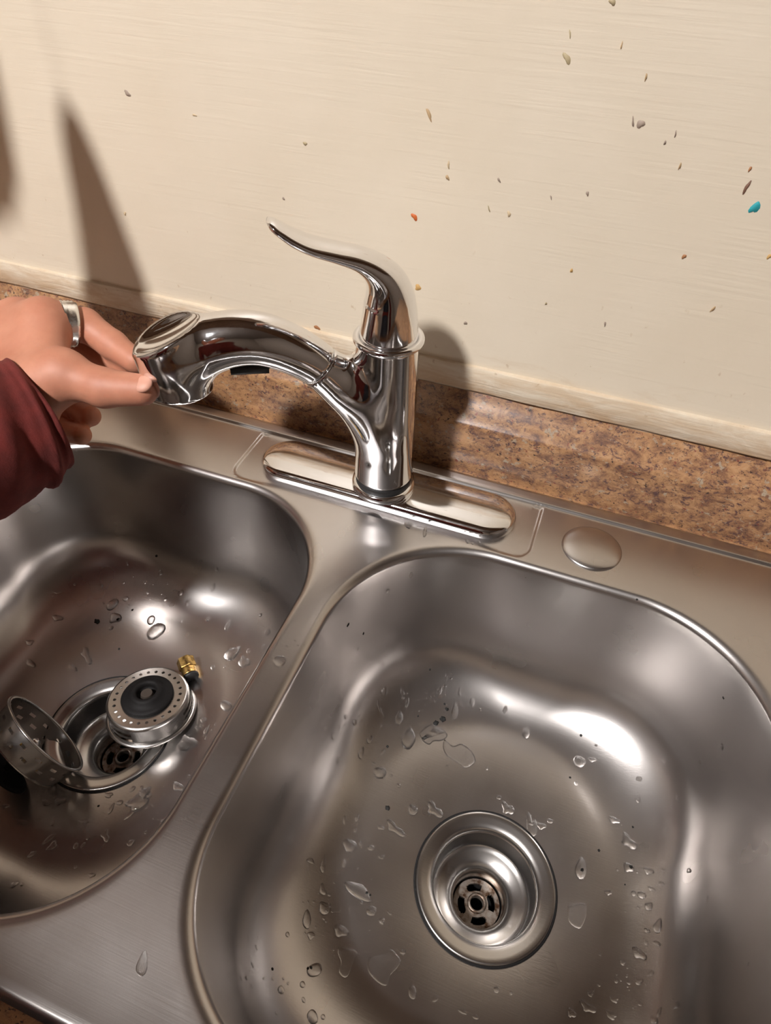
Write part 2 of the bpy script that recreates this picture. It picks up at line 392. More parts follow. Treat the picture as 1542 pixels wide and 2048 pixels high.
for cx_, cy_, a_, nx_, ny_ in ((OX1-.03, OY1-.03, 0, OX0+.03, OY1), (OX0+.03, OY1-.03, 90, OX0, OY0+.03), (OX0+.03, OY0+.03, 180, OX1-.03, OY0), (OX1-.03, OY0+.03, 270, OX1, OY1-.03)):
    for k in range(11): outer.append((cx_+.03*math.cos(math.radians(a_+9*k)), cy_+.03*math.sin(math.radians(a_+9*k))))
    a = outer[-1]; m_ = int(math.hypot(nx_-a[0], ny_-a[1])/.004)
    for k in range(1, m_): outer.append((a[0]+(nx_-a[0])*k/m_, a[1]+(ny_-a[1])*k/m_))
pts = []; edges = []
def add_loop(lp):
    s = len(pts)
    for q in lp: pts.append(Vector(q))
    for k in range(len(lp)): edges.append((s+k, s+(k+1) % len(lp)))
nb = [0]
for lp in loops2d: add_loop(lp); nb.append(len(pts))
add_loop(outer); nfix = len(pts)
for e in (.002, .004, .006, .008, .0095, .014, .018, .0195, .021, .0225, .025):
    for x in np.arange(OX0+.032, OX1-.031, .004): pts.append(Vector((x, OY0+e))); pts.append(Vector((x, OY1-e)))
    for y in np.arange(OY0+.032, OY1-.031, .004): pts.append(Vector((OX0+e, y))); pts.append(Vector((OX1-e, y)))
    for cx_, cy_, a_ in ((OX1-.03, OY1-.03, 0), (OX0+.03, OY1-.03, 90), (OX0+.03, OY0+.03, 180), (OX1-.03, OY0+.03, 270)):
        for k in range(10): pts.append(Vector((cx_+(.03-e)*math.cos(math.radians(a_+10*k)), cy_+(.03-e)*math.sin(math.radians(a_+10*k)))))
def inside_bowl(x, y, m=0.0):
    for B in BOWLS:
        if B['x0']-m < x < B['x1']+m and B['y0']-m < y < B['y1']+m:
            for (cx, cy, sx, sy, r) in ((B['x1']-B['r'][0], B['y1']-B['r'][0], 1, 1, B['r'][0]), (B['x0']+B['r'][1], B['y1']-B['r'][1], -1, 1, B['r'][1]), (B['x0']+B['r'][2], B['y0']+B['r'][2], -1, -1, B['r'][2]), (B['x1']-B['r'][3], B['y0']+B['r'][3], 1, -1, B['r'][3])):
                if (x-cx)*sx > 0 and (y-cy)*sy > 0 and math.hypot(x-cx, y-cy) > r+m: break
            else: return True
    return False
for x in np.arange(OX0+.027, OX1-.026, .005):
    for y in np.arange(OY0+.027, OY1-.026, .005):
        if not inside_bowl(x, y, .002): pts.append(Vector((x+random.uniform(-.0004, .0004), y+random.uniform(-.0004, .0004))))
for sx in (-1, 1):
    for x in np.arange(.1435, .1545, .0011):
        for y in np.arange(-.038, .039, .0016):
            if not inside_bowl(x*sx, y, .0012): pts.append(Vector((x*sx+random.uniform(-.0002, .0002), y)))
for x in np.arange(-.16, .16, .004):
    for y in np.arange(-.037, -.018, .0024):
        if not inside_bowl(x, y, .0015): pts.append(Vector((x, y)))
ov, oe, of, orig, _, _ = delaunay_2d_cdt(pts, edges, [], 0, 1e-7)
ids = []
for i, q in enumerate(ov):
    src = [k for k in orig[i] if k < nb[2]]
    if src:
        k = src[0]; ids.append(BOWLS[0]['first']+k if k < nb[1] else BOWLS[1]['first']+k-nb[1])
    else: ids.append(len(allV)); allV.append((q[0], q[1], deck_z(q[0], q[1])))
for f in of:
    cx = sum(ov[i][0] for i in f)/3; cy = sum(ov[i][1] for i in f)/3
    if not inside_bowl(cx, cy): allF.append(tuple(ids[i] for i in f))
sink_root = thing('double_bowl_sink', 'brushed stainless steel double bowl drop-in kitchen sink, wet', 'sink', (0, 0, -.18))
sbowl = mesh('sink_basin', allV, allF, M_steel, sink_root)
bm = bmesh.new(); bm.from_mesh(sbowl.data); bmesh.ops.recalc_face_normals(bm, faces=bm.faces)
up_f = max((f for f in bm.faces), key=lambda f: f.calc_center_median().z)
if up_f.normal.z < 0: bmesh.ops.reverse_faces(bm, faces=bm.faces)
bm.to_mesh(sbowl.data)
bvh = BVHTree.FromBMesh(bm); bm.free()

# spare hole cover on the deck
hc = lathe('hole_cover', [(.0002, .0036), (.008, .0035), (.016, .0030), (.022, .0022), (.0252, .0012), (.0268, .0004), (.0270, -.0006)], M_steel, None, 64, Matrix.Translation((.2032, .0005, .0006)))
tag(hc, 'round stainless cover cap over the spare hole right of the faucet', 'hole cover')

# ------------------------------------------------------------------ drain strainers
def drain(dx, dy, label):
    t = thing('drain_strainer', label, 'drain', (dx, dy, ZF-.07))
    M = Matrix.Translation((dx, dy, ZF+.0011))
    lathe('flange', [(.0596, -.0014), (.0596, .0004), (.0588, .0011), (.0575, .0012), (.0540, .0004), (.0500, -.0004), (.0470, -.0012), (.0452, -.0026), (.0442, -.0050), (.0440, -.008)], M_strain, t, 96, M)
    lathe('gap_ring', [(.0590, -.0012), (.0597, .0002), (.0606, .0003), (.0612, -.0002), (.0613, -.0015)], M_dark, t, 96, M)  # dark ring standing in for the gap line around the flange
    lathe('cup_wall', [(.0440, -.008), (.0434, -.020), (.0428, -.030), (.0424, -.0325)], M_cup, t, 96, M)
    lathe('cup_ledge', [(.0424, -.0325), (.0410, -.0340), (.037, -.0352), (.031, -.0368), (.0265, -.0392), (.0240, -.0425), (.0228, -.047), (.0225, -.056), (.0225, -.066)], M_strain, t, 96, M)
    # cross plate with four curved slots
    bm = bmesh.new(); n = 96; R = [.0074, .0108, .0112, .0122, .0152, .0166, .0172, .0212]
    top = [[bm.verts.new(M @ Vector((r*math.cos(2*math.pi*k/n), r*math.sin(2*math.pi*k/n), -.0600))) for k in range(n)] for r in R]
    for i in range(len(R)-1):
        for k in range(n):
            a = abs(((k+.5)/n*360+22) % 90-45)
            if a < (0, 20, 25, 28, 25, 20, 0)[i]: continue
            bm.faces.new((top[i][k], top[i+1][k], top[i+1][(k+1) % n], top[i][(k+1) % n]))
    geo = bmesh.ops.extrude_face_region(bm, geom=bm.faces[:])
    for e in geo['geom']:
        if isinstance(e, bmesh.types.BMVert): e.co.z -= .0035
    bmesh.ops.recalc_face_normals(bm, faces=bm.faces)
    cp = sharp(bm_obj('cross_plate', bm, M_grime, t), 50)
    lathe('centre_ring', [(.0060, -.064), (.0058, -.0575), (.0066, -.0562), (.0078, -.0562), (.0086, -.0575), (.0086, -.061)], M_grime, t, 40, M)
    lathe('tail_pipe', [(.0224, -.066), (.0200, -.09), (.0200, -.11), (.0001, -.11)], M_dark, t, 48, M)
    return t
drain(*BOWLS[0]['drain'], 'empty drain strainer cup set in the floor of the right bowl')
drain(*BOWLS[1]['drain'], 'drain strainer cup in the floor of the left bowl, partly covered by baskets')

# strainer baskets
def perforated(name, outline, z, thick, holes, mat, parent, M):
    """flat disc with round holes (triangulated with constraint loops)"""
    pts = []; ed = []
    def lp(q):
        s = len(pts)
        for k in q: pts.append(Vector(k))
        for k in range(len(q)): ed.append((s+k, s+(k+1) % len(q)))
    lp([(outline*math.cos(2*math.pi*k/72), outline*math.sin(2*math.pi*k/72)) for k in range(72)])
    for hx, hy, hr in holes: lp([(hx+hr*math.cos(2*math.pi*k/12), hy+hr*math.sin(2*math.pi*k/12)) for k in range(12)])
    ov, oe, of, *_ = delaunay_2d_cdt(pts, ed, [], 0, 1e-7)
    bm = bmesh.new(); vs_ = [bm.verts.new((q[0], q[1], z)) for q in ov]
    for f in of:
        cx = sum(ov[i][0] for i in f)/3; cy = sum(ov[i][1] for i in f)/3
        if any(math.hypot(cx-h[0], cy-h[1]) < h[2]*.9 for h in holes): continue
        bm.faces.new([vs_[i] for i in f])
    g = bmesh.ops.extrude_face_region(bm, geom=bm.faces[:])
    for e in g['geom']:
        if isinstance(e, bmesh.types.BMVert): e.co.z -= thick
    bmesh.ops.recalc_face_normals(bm, faces=bm.faces); bm.transform(M)
    return bm_obj(name, bm, mat, parent, smooth=False)
def wall_with_slots(name, prof, n, cut, mat, parent, M, thick=.0007):
    """side wall of revolution, faces where cut(i,k) is true are left open"""
    bm = bmesh.new()
    g = [[bm.verts.new((r*math.cos(2*math.pi*k/n), r*math.sin(2*math.pi*k/n), z)) for k in range(n)] for r, z in prof]
    for i in range(len(prof)-1):
        for k in range(n):
            if not cut(i, k): bm.faces.new((g[i][k], g[i][(k+1) % n], g[i+1][(k+1) % n], g[i+1][k]))
    ge = bmesh.ops.solidify(bm, geom=bm.faces[:], thickness=thick)
    bmesh.ops.recalc_face_normals(bm, faces=bm.faces); bm.transform(M)
    return sharp(bm_obj(name, bm, mat, parent), 50)
def torus(name, R, r, mat, parent, M, n=72, m=12):
    return lathe(name, [(R+r*math.cos(2*math.pi*k/m), r*math.sin(2*math.pi*k/m)) for k in range(m)], mat, parent, n, M, loop=True)

# basket lying upside down, rubber stopper up
pA = np.array((-.1625, -.2125, -.1500))
nA = Vector((-.06, .145, .985))
tA = thing('sink_basket', 'steel sink strainer basket upside down beside the left drain, black stopper up', 'strainer basket', tuple(pA+np.array((0, 0, -.028))), 'sink strainer baskets')
MA = frame(pA, nA) @ Matrix.Scale(.93, 4)
holes = [(.0335*math.cos(2*math.pi*k/26), .0335*math.sin(2*math.pi*k/26), .0018) for k in range(26)]
perforated('perforated_base', .0395, .0, .0009, holes, M_strain, tA, MA)
lathe('base_edge', [(.0393, .0002), (.0408, -.0004), (.0418, -.0018), (.0420, -.0030)], M_strain, tA, 96, MA)
wall_with_slots('side_wall', [(.0420, -.0030), (.0422, -.008), (.0424, -.012), (.0426, -.0155), (.0428, -.019), (.043, -.022)], 96, lambda i, k: i in (1, 3) and (k % 16) < 11 and (k//16) % 2 == 0, M_strain, tA, MA)
lathe('rim', [(.0428, -.0212), (.0446, -.0218), (.0462, -.0226), (.0466, -.0236), (.0458, -.0244), (.0440, -.0242), (.0428, -.0232)], M_strain, tA, 96, MA, loop=True)
st = lathe('rubber_stopper', [(.0262, .0003), (.0268, .0022), (.0258, .0036), (.0225, .0042), (.0185, .0056), (.0165, .0085), (.0148, .0102), (.0125, .0104), (.0106, .0094), (.0098, .0060), (.0098, .0020), (.0001, .0018)], M_rubber, tA, 60, MA)
bmx = bmesh.new(); q = bmesh.ops.create_cone(bmx, cap_ends=True, segments=18, radius1=.0072, radius2=.0058, depth=.006); bmx.transform(MA @ Matrix.Translation((.0012, -.0012, .0050)))
sharp(bm_obj('stopper_post', bmx, simple('grimy_post', (.07, .055, .045), .6, .4), tA), 40)

# basket leaning in the drain, open side towards the faucet
nB = Vector((.428, .853, .297)).normalized()
pB = np.array((-.2195, -.2825, -.1370))
tB = thing('sink_basket', 'steel sink strainer basket leaning on its edge in the left drain, open side up', 'strainer basket', tuple(pB+np.array((0, 0, -.035))), 'sink strainer baskets')
MB_ = frame(pB, nB)
lathe('rim', [(.0430, -.0012), (.0430, .0006), (.0442, .0012), (.0458, .0010), (.0464, .0000), (.0458, -.0010), (.0442, -.0010)], M_strain, tB, 96, MB_, loop=True)
wall_with_slots('side_wall', [(.0436, 0), (.0432, -.0045), (.0429, -.0065), (.0426, -.0090), (.0423, -.0118), (.0420, -.0138), (.0416, -.0165), (.0410, -.0195), (.0395, -.024)], 120, lambda i, k: (i == 2 and k % 8 < 3) or (i == 5 and (k+4) % 8 < 3), M_strain, tB, MB_)
holes = [(r*math.cos(2*math.pi*(k+.5*(j % 2))/m), r*math.sin(2*math.pi*(k+.5*(j % 2))/m), .0019) for j, (r, m) in enumerate(((.0335, 26), (.026, 20), (.0185, 14), (.011, 8))) for k in range(m)]
perforated('perforated_base', .0400, -.0238, .0009, holes, M_strain, tB, MB_)
lathe('post', [(.0001, -.046), (.0028, -.046), (.0030, -.040), (.0042, -.039), (.0042, -.034), (.0030, -.033), (.0030, -.018), (.0044, -.017), (.0044, -.010), (.002, -.008), (.0001, -.008)], M_chrome, tB, 24, MB_)
lathe('rubber_stopper', [(.0001, -.0430), (.020, -.0430), (.0262, -.0440), (.0268, -.0455), (.0255, -.0468), (.018, -.0480), (.0001, -.0485)], M_rubber, tB, 60, MB_)
# food scraps inside the leaning basket
for k in range(18):
    a = random.uniform(0, 6.28); r = random.uniform(.004, .03); bmx = bmesh.new()
    bmesh.ops.create_icosphere(bmx, subdivisions=1, radius=random.uniform(.0014, .003))
    for vv in bmx.verts: vv.co *= random.uniform(.7, 1.3)
    bmx.transform(MB_ @ Matrix.Translation((r*math.cos(a), r*math.sin(a), -.0205)))
    tag(bm_obj('food_scrap', bmx, M_grime if k % 2 else M_brass, None), 'tiny scrap of food caught inside the leaning strainer basket', 'food scrap', 'scraps in the leaning basket')

# brass nut with a rubber end
dn = Vector((.55, -.50, -.12)).normalized()
h = bvh.ray_cast(Vector(CAM), Vector(ray(378, 1343)).normalized())[0]
Mn = frame(tuple(h+Vector((0, 0, .0092))), -dn)
tN = thing('brass_nut', 'small worn brass nut with dark end lying behind the upturned basket', 'nut', tuple(h))
nn = 6
lathe('hex_body', [(.0052, .0095), (.0088, .0095), (.0092, .0088), (.0092, -.001), (.0088, -.0018), (.0052, -.0018)], M_brass, tN, 6, Mn, loop=True).data.polygons.foreach_set('use_smooth', [False]*36)
lathe('threaded_end', [(.0045, -.0015)]+[(.0078 if k % 2 else .0072, -.002-.0011*k) for k in range(8)]+[(.0045, -.0105)], M_brass, tN, 28, Mn, loop=True)
lathe('rubber_seal', [(.0040, -.0100), (.0080, -.0100), (.0084, -.0116), (.0080, -.0135), (.0001, -.0138)], M_black, tN, 28, Mn)

# ------------------------------------------------------------------ faucet
fa = thing('kitchen_faucet', 'chrome single lever pull-out kitchen faucet on an oval deck plate', 'faucet', (0, 0, 0))
# deck plate
def stadium(hl, hw, z, n=48):
    out = []
    for s, a0 in ((1, -90), (-1, 90)):
        for k in range(n):
            a = math.radians(a0+180*k/(n-1)); out.append((s*(hl-hw)+hw*math.cos(a), .0035+hw*math.sin(a), z))
    return out
rs = [stadium(.131-d, .0287-d, z) for d, z in ((.0006, -.002), (0, .0005), (0, .0040), (.0005, .0056), (.0016, .0072), (.0034, .0084), (.0060, .0093), (.0095, .0099), (.014, .0103), (.020, .0105), (.0262, .0106))]
V, Fc = rings(rs, False, True); sharp(mesh('deck_plate', V, Fc, M_chrome2, fa), 60)
lathe('base_ring', [(.0285, .0085), (.0300, .0100), (.0303, .0130), (.0297, .0160), (.0280, .0172), (.0255, .0174)], M_chrome, fa, 72)
lathe('gasket', [(.0235, .0150), (.0266, .0150), (.0266, .0250), (.0235, .0252)], M_black, fa, 72)
PH = math.radians(28); er = np.array((-math.cos(PH), -math.sin(PH), 0)); ew = np.array((math.sin(PH), -math.cos(PH), 0))
cl = spline([(.008, .084, .0165), (.016, .094, .0180), (.032, .1155, .0188), (.055, .1435, .0182), (.076, .1600, .0195), (.098, .1705, .0208), (.1176, .1730, .0217), (.1364, .1700, .0226), (.153, .1625, .0232), (.166, .1535, .0235)], 110)
cl3 = cl[:, :1]*er+np.array([[0, 0, 1]])*cl[:, 1:2]
ij = int(np.argmin(abs(cl[:, 0]-.0565))); J = cl3[ij]; tj = cl3[ij+1]-cl3[ij-1]; tj /= np.linalg.norm(tj)
def tube_sdf(P, i0, i1):
    d = np.full(P.shape[:-1], 9.0)
    for i in range(i0, i1): d = np.minimum(d, cap(P, cl3[i], cl3[i+1], cl[i, 2], cl[i+1, 2]))
    return d
def body_sdf(P):
    rad = np.hypot(P[..., 0], P[..., 1]); z = P[..., 2]
    col = smax(rad-(.0276-.0020*np.clip((z-.018)/.13, 0, 1.1)), np.maximum(.0245-z, z-.1665), .002)
    d = smin(col, tube_sdf(P, 0, min(ij+6, 108)), .022)
    d = smax(d, (P-J)@tj, .0012)
    d = smax(d, .0245-z, .0015)
    return d
V, Fc = surface_net(body_sdf, (-.085, -.06, .012), (.034, .034, .172), .0017)
mesh('body', V, Fc, M_chrome, fa)
pn = np.array((.42, .907)); pn = pn/np.linalg.norm(pn); pp = np.array((.170, .1835))       # sloping top of the spray head
def wand_sdf(P):
    r = P@er; wv = P@ew; z = P[..., 2]
    t = tube_sdf(P, max(ij-6, 0), 109)
    hx = r-(.1690+(z-.130)*.10)
    head = np.hypot(hx, wv)-(.0262+.0010*np.clip((z-.13)/.04, 0, 1))
    head = smax(head, .131-z, .0025); 
    head = smax(head, (r-pp[0])*pn[0]+(z-pp[1])*pn[1], .004)
    d = smin(t, head, .012)
    du, dn_ = (r-.1715)*pn[1]-(z-.1830)*pn[0], (r-.1715)*pn[0]+(z-.1830)*pn[1]
    dish = (np.sqrt((du/.0335)**2+(wv/.0232)**2+((dn_-.0035)/.0110)**2)-1)*.0110
    d = smax(d, -dish, .0025)
    return smax(d, -((P-J)@tj)+.0005, .0012)
wl = (np.array((.20, .20))[:, None]*er[None, :]).min(0)
V, Fc = surface_net(wand_sdf, (-.205, -.135, .110), (-.02, .02, .205), .0017)
wand = mesh('spray_wand', V, Fc, M_chrome, fa)
hb = er*.1690+np.array((0, 0, .131))
lathe('spray_nozzle', [(.0215, .002), (.0215, -.0018), (.0205, -.0026), (.012, -.0030), (.0001, -.0030)], simple('grey_nozzle', (.05, .05, .055), .5), wand, 48, Matrix.Translation(hb))
# black block standing in for the shadow gap under the spout
i_t = int(np.argmin(abs(cl[:, 0]-.112))); tb = cl3[i_t]+np.array((0, 0, -cl[i_t, 2]-.0005))+ew*.006
bmx = bmesh.new(); bmesh.ops.create_cube(bmx, size=1); bmesh.ops.subdivide_edges(bmx, edges=bmx.edges[:], cuts=2, use_grid_fill=True)
bmx.transform(Matrix.Translation(tb) @ Matrix(((er[0], ew[0], 0, 0), (er[1], ew[1], 0, 0), (0, 0, 1, 0), (0, 0, 0, 1))) @ Matrix.Diagonal((.030, .012, .006, 1)))
bm_obj('shadow_gap_block', bmx, M_black, wand)
torus('collar', .0262, .0030, M_chrome, fa, Matrix.Translation((0, 0, .1685)), 80, 14)
# lever handle, lofted in its own plane
PL = math.radians(35); lr = np.array((-math.cos(PL), -math.sin(PL), 0)); lw = np.array((math.sin(PL), -math.cos(PL), 0))
secs = spline([(0, .168, .0238, .0238), (0, .178, .0230, .0234), (-.0003, .1915, .0214, .0224), (.0006, .2045, .0190, .0210), (.0045, .2165, .0156, .0194), (.0125, .2265, .0116, .0180), (.0250, .2350, .0082, .0166), (.0420, .2415, .0062, .0158), (.0590, .2475, .0054, .0156), (.0715, .2540, .0050, .0150), (.0800, .2600, .0042, .0130), (.0850, .2638, .0034, .0112), (.0874, .2660, .0018, .0072)], 70)
rs = []
for i, (r, z, a, b_) in enumerate(secs):
    i0, i1 = max(i-1, 0), min(i+1, len(secs)-1); t = secs[i1, :2]-secs[i0, :2]; t /= np.linalg.norm(t)
    if r < .001 and z < .2: t = np.array((0, 1.0))
    nrm = np.array((t[1], -t[0])); c3 = r*lr+np.array((0, 0, z)); ring = []
    for k in range(48):
        q = 2*math.pi*k/48; cc, ss = math.cos(q), math.sin(q); ring.append(c3+(nrm[0]*lr+np.array((0, 0, nrm[1])))*a*cc+lw*b_*ss)
    rs.append(ring)
V, Fc = rings(rs, True, True); o = mesh('lever_handle', V, Fc, M_chrome, fa)
bm = bmesh.new(); bm.from_mesh(o.data); bmesh.ops.recalc_face_normals(bm, faces=bm.faces); bm.to_mesh(o.data); bm.free()

# ------------------------------------------------------------------ the hand and sleeve
HP = dict(W=(20, 815, .535), Im=(88, 645, .560), Ip=(170, 650, .578), Id=(226, 690, .577), It=(270, 722, .570),
          Mm=(38, 640, .578), Mp=(130, 668, .612), Md=(205, 708, .602), Mt=(258, 738, .585),
          Rm=(-8, 650, .592), Rp=(70, 760, .635), Rd=(150, 812, .612), Rt=(180, 832, .588),
          Lm=(-45, 680, .600), Lp=(50, 805, .630), Ld=(128, 862, .600), Lt=(163, 870, .580),
          Tc=(62, 775, .528), Tm=(128, 750, .522), Ti=(208, 776, .518), Tt=(284, 780, .513))
HW = {k: pix(*v) for k, v in HP.items()}
def hand_sdf(P):
    g = HW
    palm = cap(P, g['W'], g['Im'], .024, .0185)
    for k, r in (('Mm', .0185), ('Rm', .018), ('Lm', .017)): palm = smin(palm, cap(P, g['W'], g[k], .024, r), .018)
    palm = smin(palm, cap(P, g['Im'], g['Lm'], .0165, .0155), .015)
    palm = smin(palm, cap(P, g['W'], g['Tm'], .024, .0165), .018)
    palm = smin(palm, cap(P, g['Tm']*.6+g['Tc']*.4, g['Im']*.75+g['Tm']*.25, .016, .014), .018)
    palm = smin(palm, cap(P, g['W'], g['W']+(g['W']-g['Mm'])*.45+np.array((-.02, -.03, .0)), .025, .027), .02)
    d = palm
    for a, rr_ in (('I', (.0180, .0142, .0125, .0105)), ('M', (.0170, .0140, .0122, .0104)), ('R', (.0145, .0124, .0110, .0094)), ('L', (.0135, .0108, .0098, .0086))):
        f = cap(P, g[a+'m'], g[a+'p'], rr_[0], rr_[1])
        f = smin(f, cap(P, g[a+'p'], g[a+'d'], rr_[1], rr_[2]), .004)
        f = smin(f, cap(P, g[a+'d'], g[a+'t'], rr_[2], rr_[3]), .004)
        d = smin(d, f, .006)
    t = cap(P, g['Tc'], g['Tm'], .021, .0180); t = smin(t, cap(P, g['Tm'], g['Ti'], .0175, .0148), .006); t = smin(t, cap(P, g['Ti'], g['Tt'], .0150, .0122), .005)
    d = smin(d, t, .010)
    return d
allp = np.array(list(HW.values())); V, Fc = surface_net(hand_sdf, allp.min(0)-.065, allp.max(0)+.03, .0022)
person = thing('person', 'person in a dark red fleece sleeve and silver ring, left hand gripping the spray head', 'person', (-.05, -.70, -.93))
hand = mesh('hand', V, Fc, M_skin, person)
# thumb nail
nv = HW['Tt']-HW['Ti']; nv /= np.linalg.norm(nv); tc = (CAM-HW['Tt']); tc = tc+up*.25; tc -= nv*(tc@nv); tc /= np.linalg.norm(tc)
# ring
ax_ = HW['Ip']-HW['Im']; ax_ /= np.linalg.norm(ax_); rc = HW['Im']+(HW['Ip']-HW['Im'])*.58
MR = frame(tuple(rc), tuple(ax_))
rg = lathe('finger_ring', [(.0155, -.0062), (.0186, -.0064), (.0194, -.0050), (.0187, -.0036), (.0195, -.0022), (.0189, -.0008), (.0195, .0008), (.0189, .0022), (.0195, .0036), (.0187, .0050), (.0186, .0064), (.0155, .0062)], M_silver, person, 64, MR, loop=True)
nm = frame(tuple(HW['Tt']+tc*.0090+nv*.0048), tuple(tc), tuple(nv))
bmx = bmesh.new(); bmesh.ops.create_uvsphere(bmx, u_segments=20, v_segments=10, radius=1); bmx.transform(nm @ Matrix.Diagonal((.0080, .0072, .0030, 1)))
bm_obj('thumb_nail', bmx, M_nail, person)
# sleeve
cuff = pix(78, 832, .535); s1 = pix(-130, 925, .492); E_ = np.array((-.395, -.425, .165)); S_ = np.array((-.225, -.655, .345))
path = spline([tuple(cuff)+(.047,), tuple(cuff*.72+s1*.28)+(.052,), tuple(s1)+(.055,), tuple(s1*.5+E_*.5)+(.058,), tuple(E_)+(.058,), tuple(E_*.5+S_*.5)+(.062,), tuple(S_)+(.068,)], 70)
rs = []; prevx = None
for i, (x, y, z, r) in enumerate(path):
    t = Vector(path[min(i+1, 69), :3]-path[max(i-1, 0), :3]).normalized()
    if prevx is None: prevx = Vector((0, 0, 1))
    xx = (prevx-t*prevx.dot(t)).normalized(); prevx = xx; yy = t.cross(xx); ring = []
    for k in range(72):
        a = 2*math.pi*k/72
        fold = 1+.045*math.sin(i*.62+2.1*math.sin(a+.4)+a)*min(1, i/5)+.035*math.sin(3*a+i*.23)+.02*math.sin(i*1.3+5*a)
        ring.append(Vector((x, y, z))+(xx*math.cos(a)+yy*math.sin(a))*r*fold)
    rs.append(ring)
inner = []
for j in range(4):
    c0 = Vector(path[j*2, :3]); inner.append([c0+(p-c0)*.93 for p in rs[j*2]])
full = inner[::-1]+rs
V, Fc = rings(full, False, True); slv = mesh('sleeve', V, Fc, M_red, person)
bm = bmesh.new(); bm.from_mesh(slv.data); bmesh.ops.recalc_face_normals(bm, faces=bm.faces); bm.to_mesh(slv.data); bm.free()
# the rest of the person, standing at the counter behind the camera
def torso_sdf(P):
    q = P.copy(); q[..., 1] = (P[..., 1]+.70)*1.25-.70          # flatter from front to back than across
    d = cap(q, (-.05, -.70, -.10), (-.05, -.72, .20), .150, .165)
    d = smin(d, cap(q, (-.215, -.680, .368), (.125, -.70, .368), .072, .072), .13)
    d = smin(d, cap(P, (.135, -.72, .33), (.215, -.74, .05), .066, .055), .05)
    d = smin(d, cap(P, (.215, -.74, .05), (.235, -.66, -.17), .052, .044), .03)
    d = smin(d, cap(P, (-.20, -.675, .365), (-.230, -.645, .350), .068, .066), .04)
    return smin(d, cap(P, (-.05, -.71, .41), (-.045, -.725, .43), .062, .056), .05)
V, Fc = surface_net(torso_sdf, (-.36, -1.0, -.30), (.34, -.45, .50), .009); mesh('sweater', V, Fc, M_red, person)
def legs_sdf(P):
    d = cap(P, (-.05, -.70, -.12), (-.05, -.70, -.02), .150, .145)
    for sx in (-1, 1):
        x = -.05+sx*.085; d = smin(d, cap(P, (x, -.70, -.10), (x+sx*.02, -.69, -.48), .088, .062), .05); d = smin(d, cap(P, (x+sx*.02, -.69, -.48), (x+sx*.03, -.71, -.86), .060, .045), .03)
        d = smin(d, cap(P, (x+sx*.03, -.71, -.895), (x+sx*.05, -.56, -.900), .036, .028), .02)
    return d
V, Fc = surface_net(legs_sdf, (-.32, -.90, -.935), (.22, -.50, .16), .011); mesh('trousers', V, Fc, simple('dark_denim', (.02, .025, .04), .85), person)
HC = np.array((.015, -.745, .615))
def head_sdf(P):
    q = (P-HC)/np.array((.92, 1.12, 1.32)); d = (np.linalg.norm(q, axis=-1)-.085)*.95
    d = smin(d, cap(P, HC+(0, .055, -.055), HC+(0, .07, -.085), .035, .022), .04)        # jaw
    d = smin(d, cap(P, HC+(0, .088, .010), HC+(0, .108, -.022), .008, .013), .012)       # nose
    for sx in (-1, 1):
        d = smin(d, cap(P, HC+(sx*.080, -.005, .012), HC+(sx*.080, -.002, -.028), .014, .009), .006)
        d = smax(d, -(np.linalg.norm(P-(HC+(sx*.032, .104, .012)), axis=-1)-.016), .012)
    d = smin(d, cap(P, HC+(-.016, .096, -.052), HC+(.016, .096, -.052), .007, .007), .008)   # lips
    return smin(d, cap(P, (-.045, -.735, .385), HC+(-.005, -.015, -.07), .055, .052), .03)
V, Fc = surface_net(head_sdf, (-.14, -.90, .35), (.14, -.60, .77), .006)
V2, F2 = surface_net(lambda P: smin(smin(cap(P, (.235, -.66, -.15), (.240, -.64, -.22), .030, .030), cap(P, (.215, -.625, -.22), (.205, -.60, -.27), .012, .010), .01),
                     np.minimum.reduce([cap(P, (.228+.004*k, -.665+.018*k, -.24), (.224+.004*k, -.655+.020*k, -.315+.008*abs(k-1.3)), .0105, .008) for k in range(4)]), .006), (.16, -.74, -.34), (.30, -.55, -.11), .005)
mesh('hand', V2, F2, M_skin, person); mesh('head', V, Fc, M_skin, person)
M_eye = simple('eye', (.6, .58, .55), .2); M_hair = simple('dark_hair', (.02, .014, .010), .5)
for sx in (-1, 1):
    bmx = bmesh.new(); bmesh.ops.create_uvsphere(bmx, u_segments=16, v_segments=10, radius=.0125); bmx.transform(Matrix.Translation(HC+(sx*.032, .083, .012))); bm_obj('eye', bmx, M_eye, person)
def hair_sdf(P):
    q = (P-HC-np.array((0, -.012, .012)))/np.array((.98, 1.14, 1.36)); d = (np.linalg.norm(q, axis=-1)-.0895)*.95
    cut = (P[..., 1]-(HC[1]+.052))*.8+(HC[2]+.030-P[..., 2])*.75
    return smax(d, cut, .012)
V, Fc = surface_net(hair_sdf, (-.14, -.90, .46), (.14, -.60, .79), .006); mesh('hair', V, Fc, M_hair, person)
slv['label'] = 'dark red fleece sleeve'; rg['label'] = 'silver finger ring'

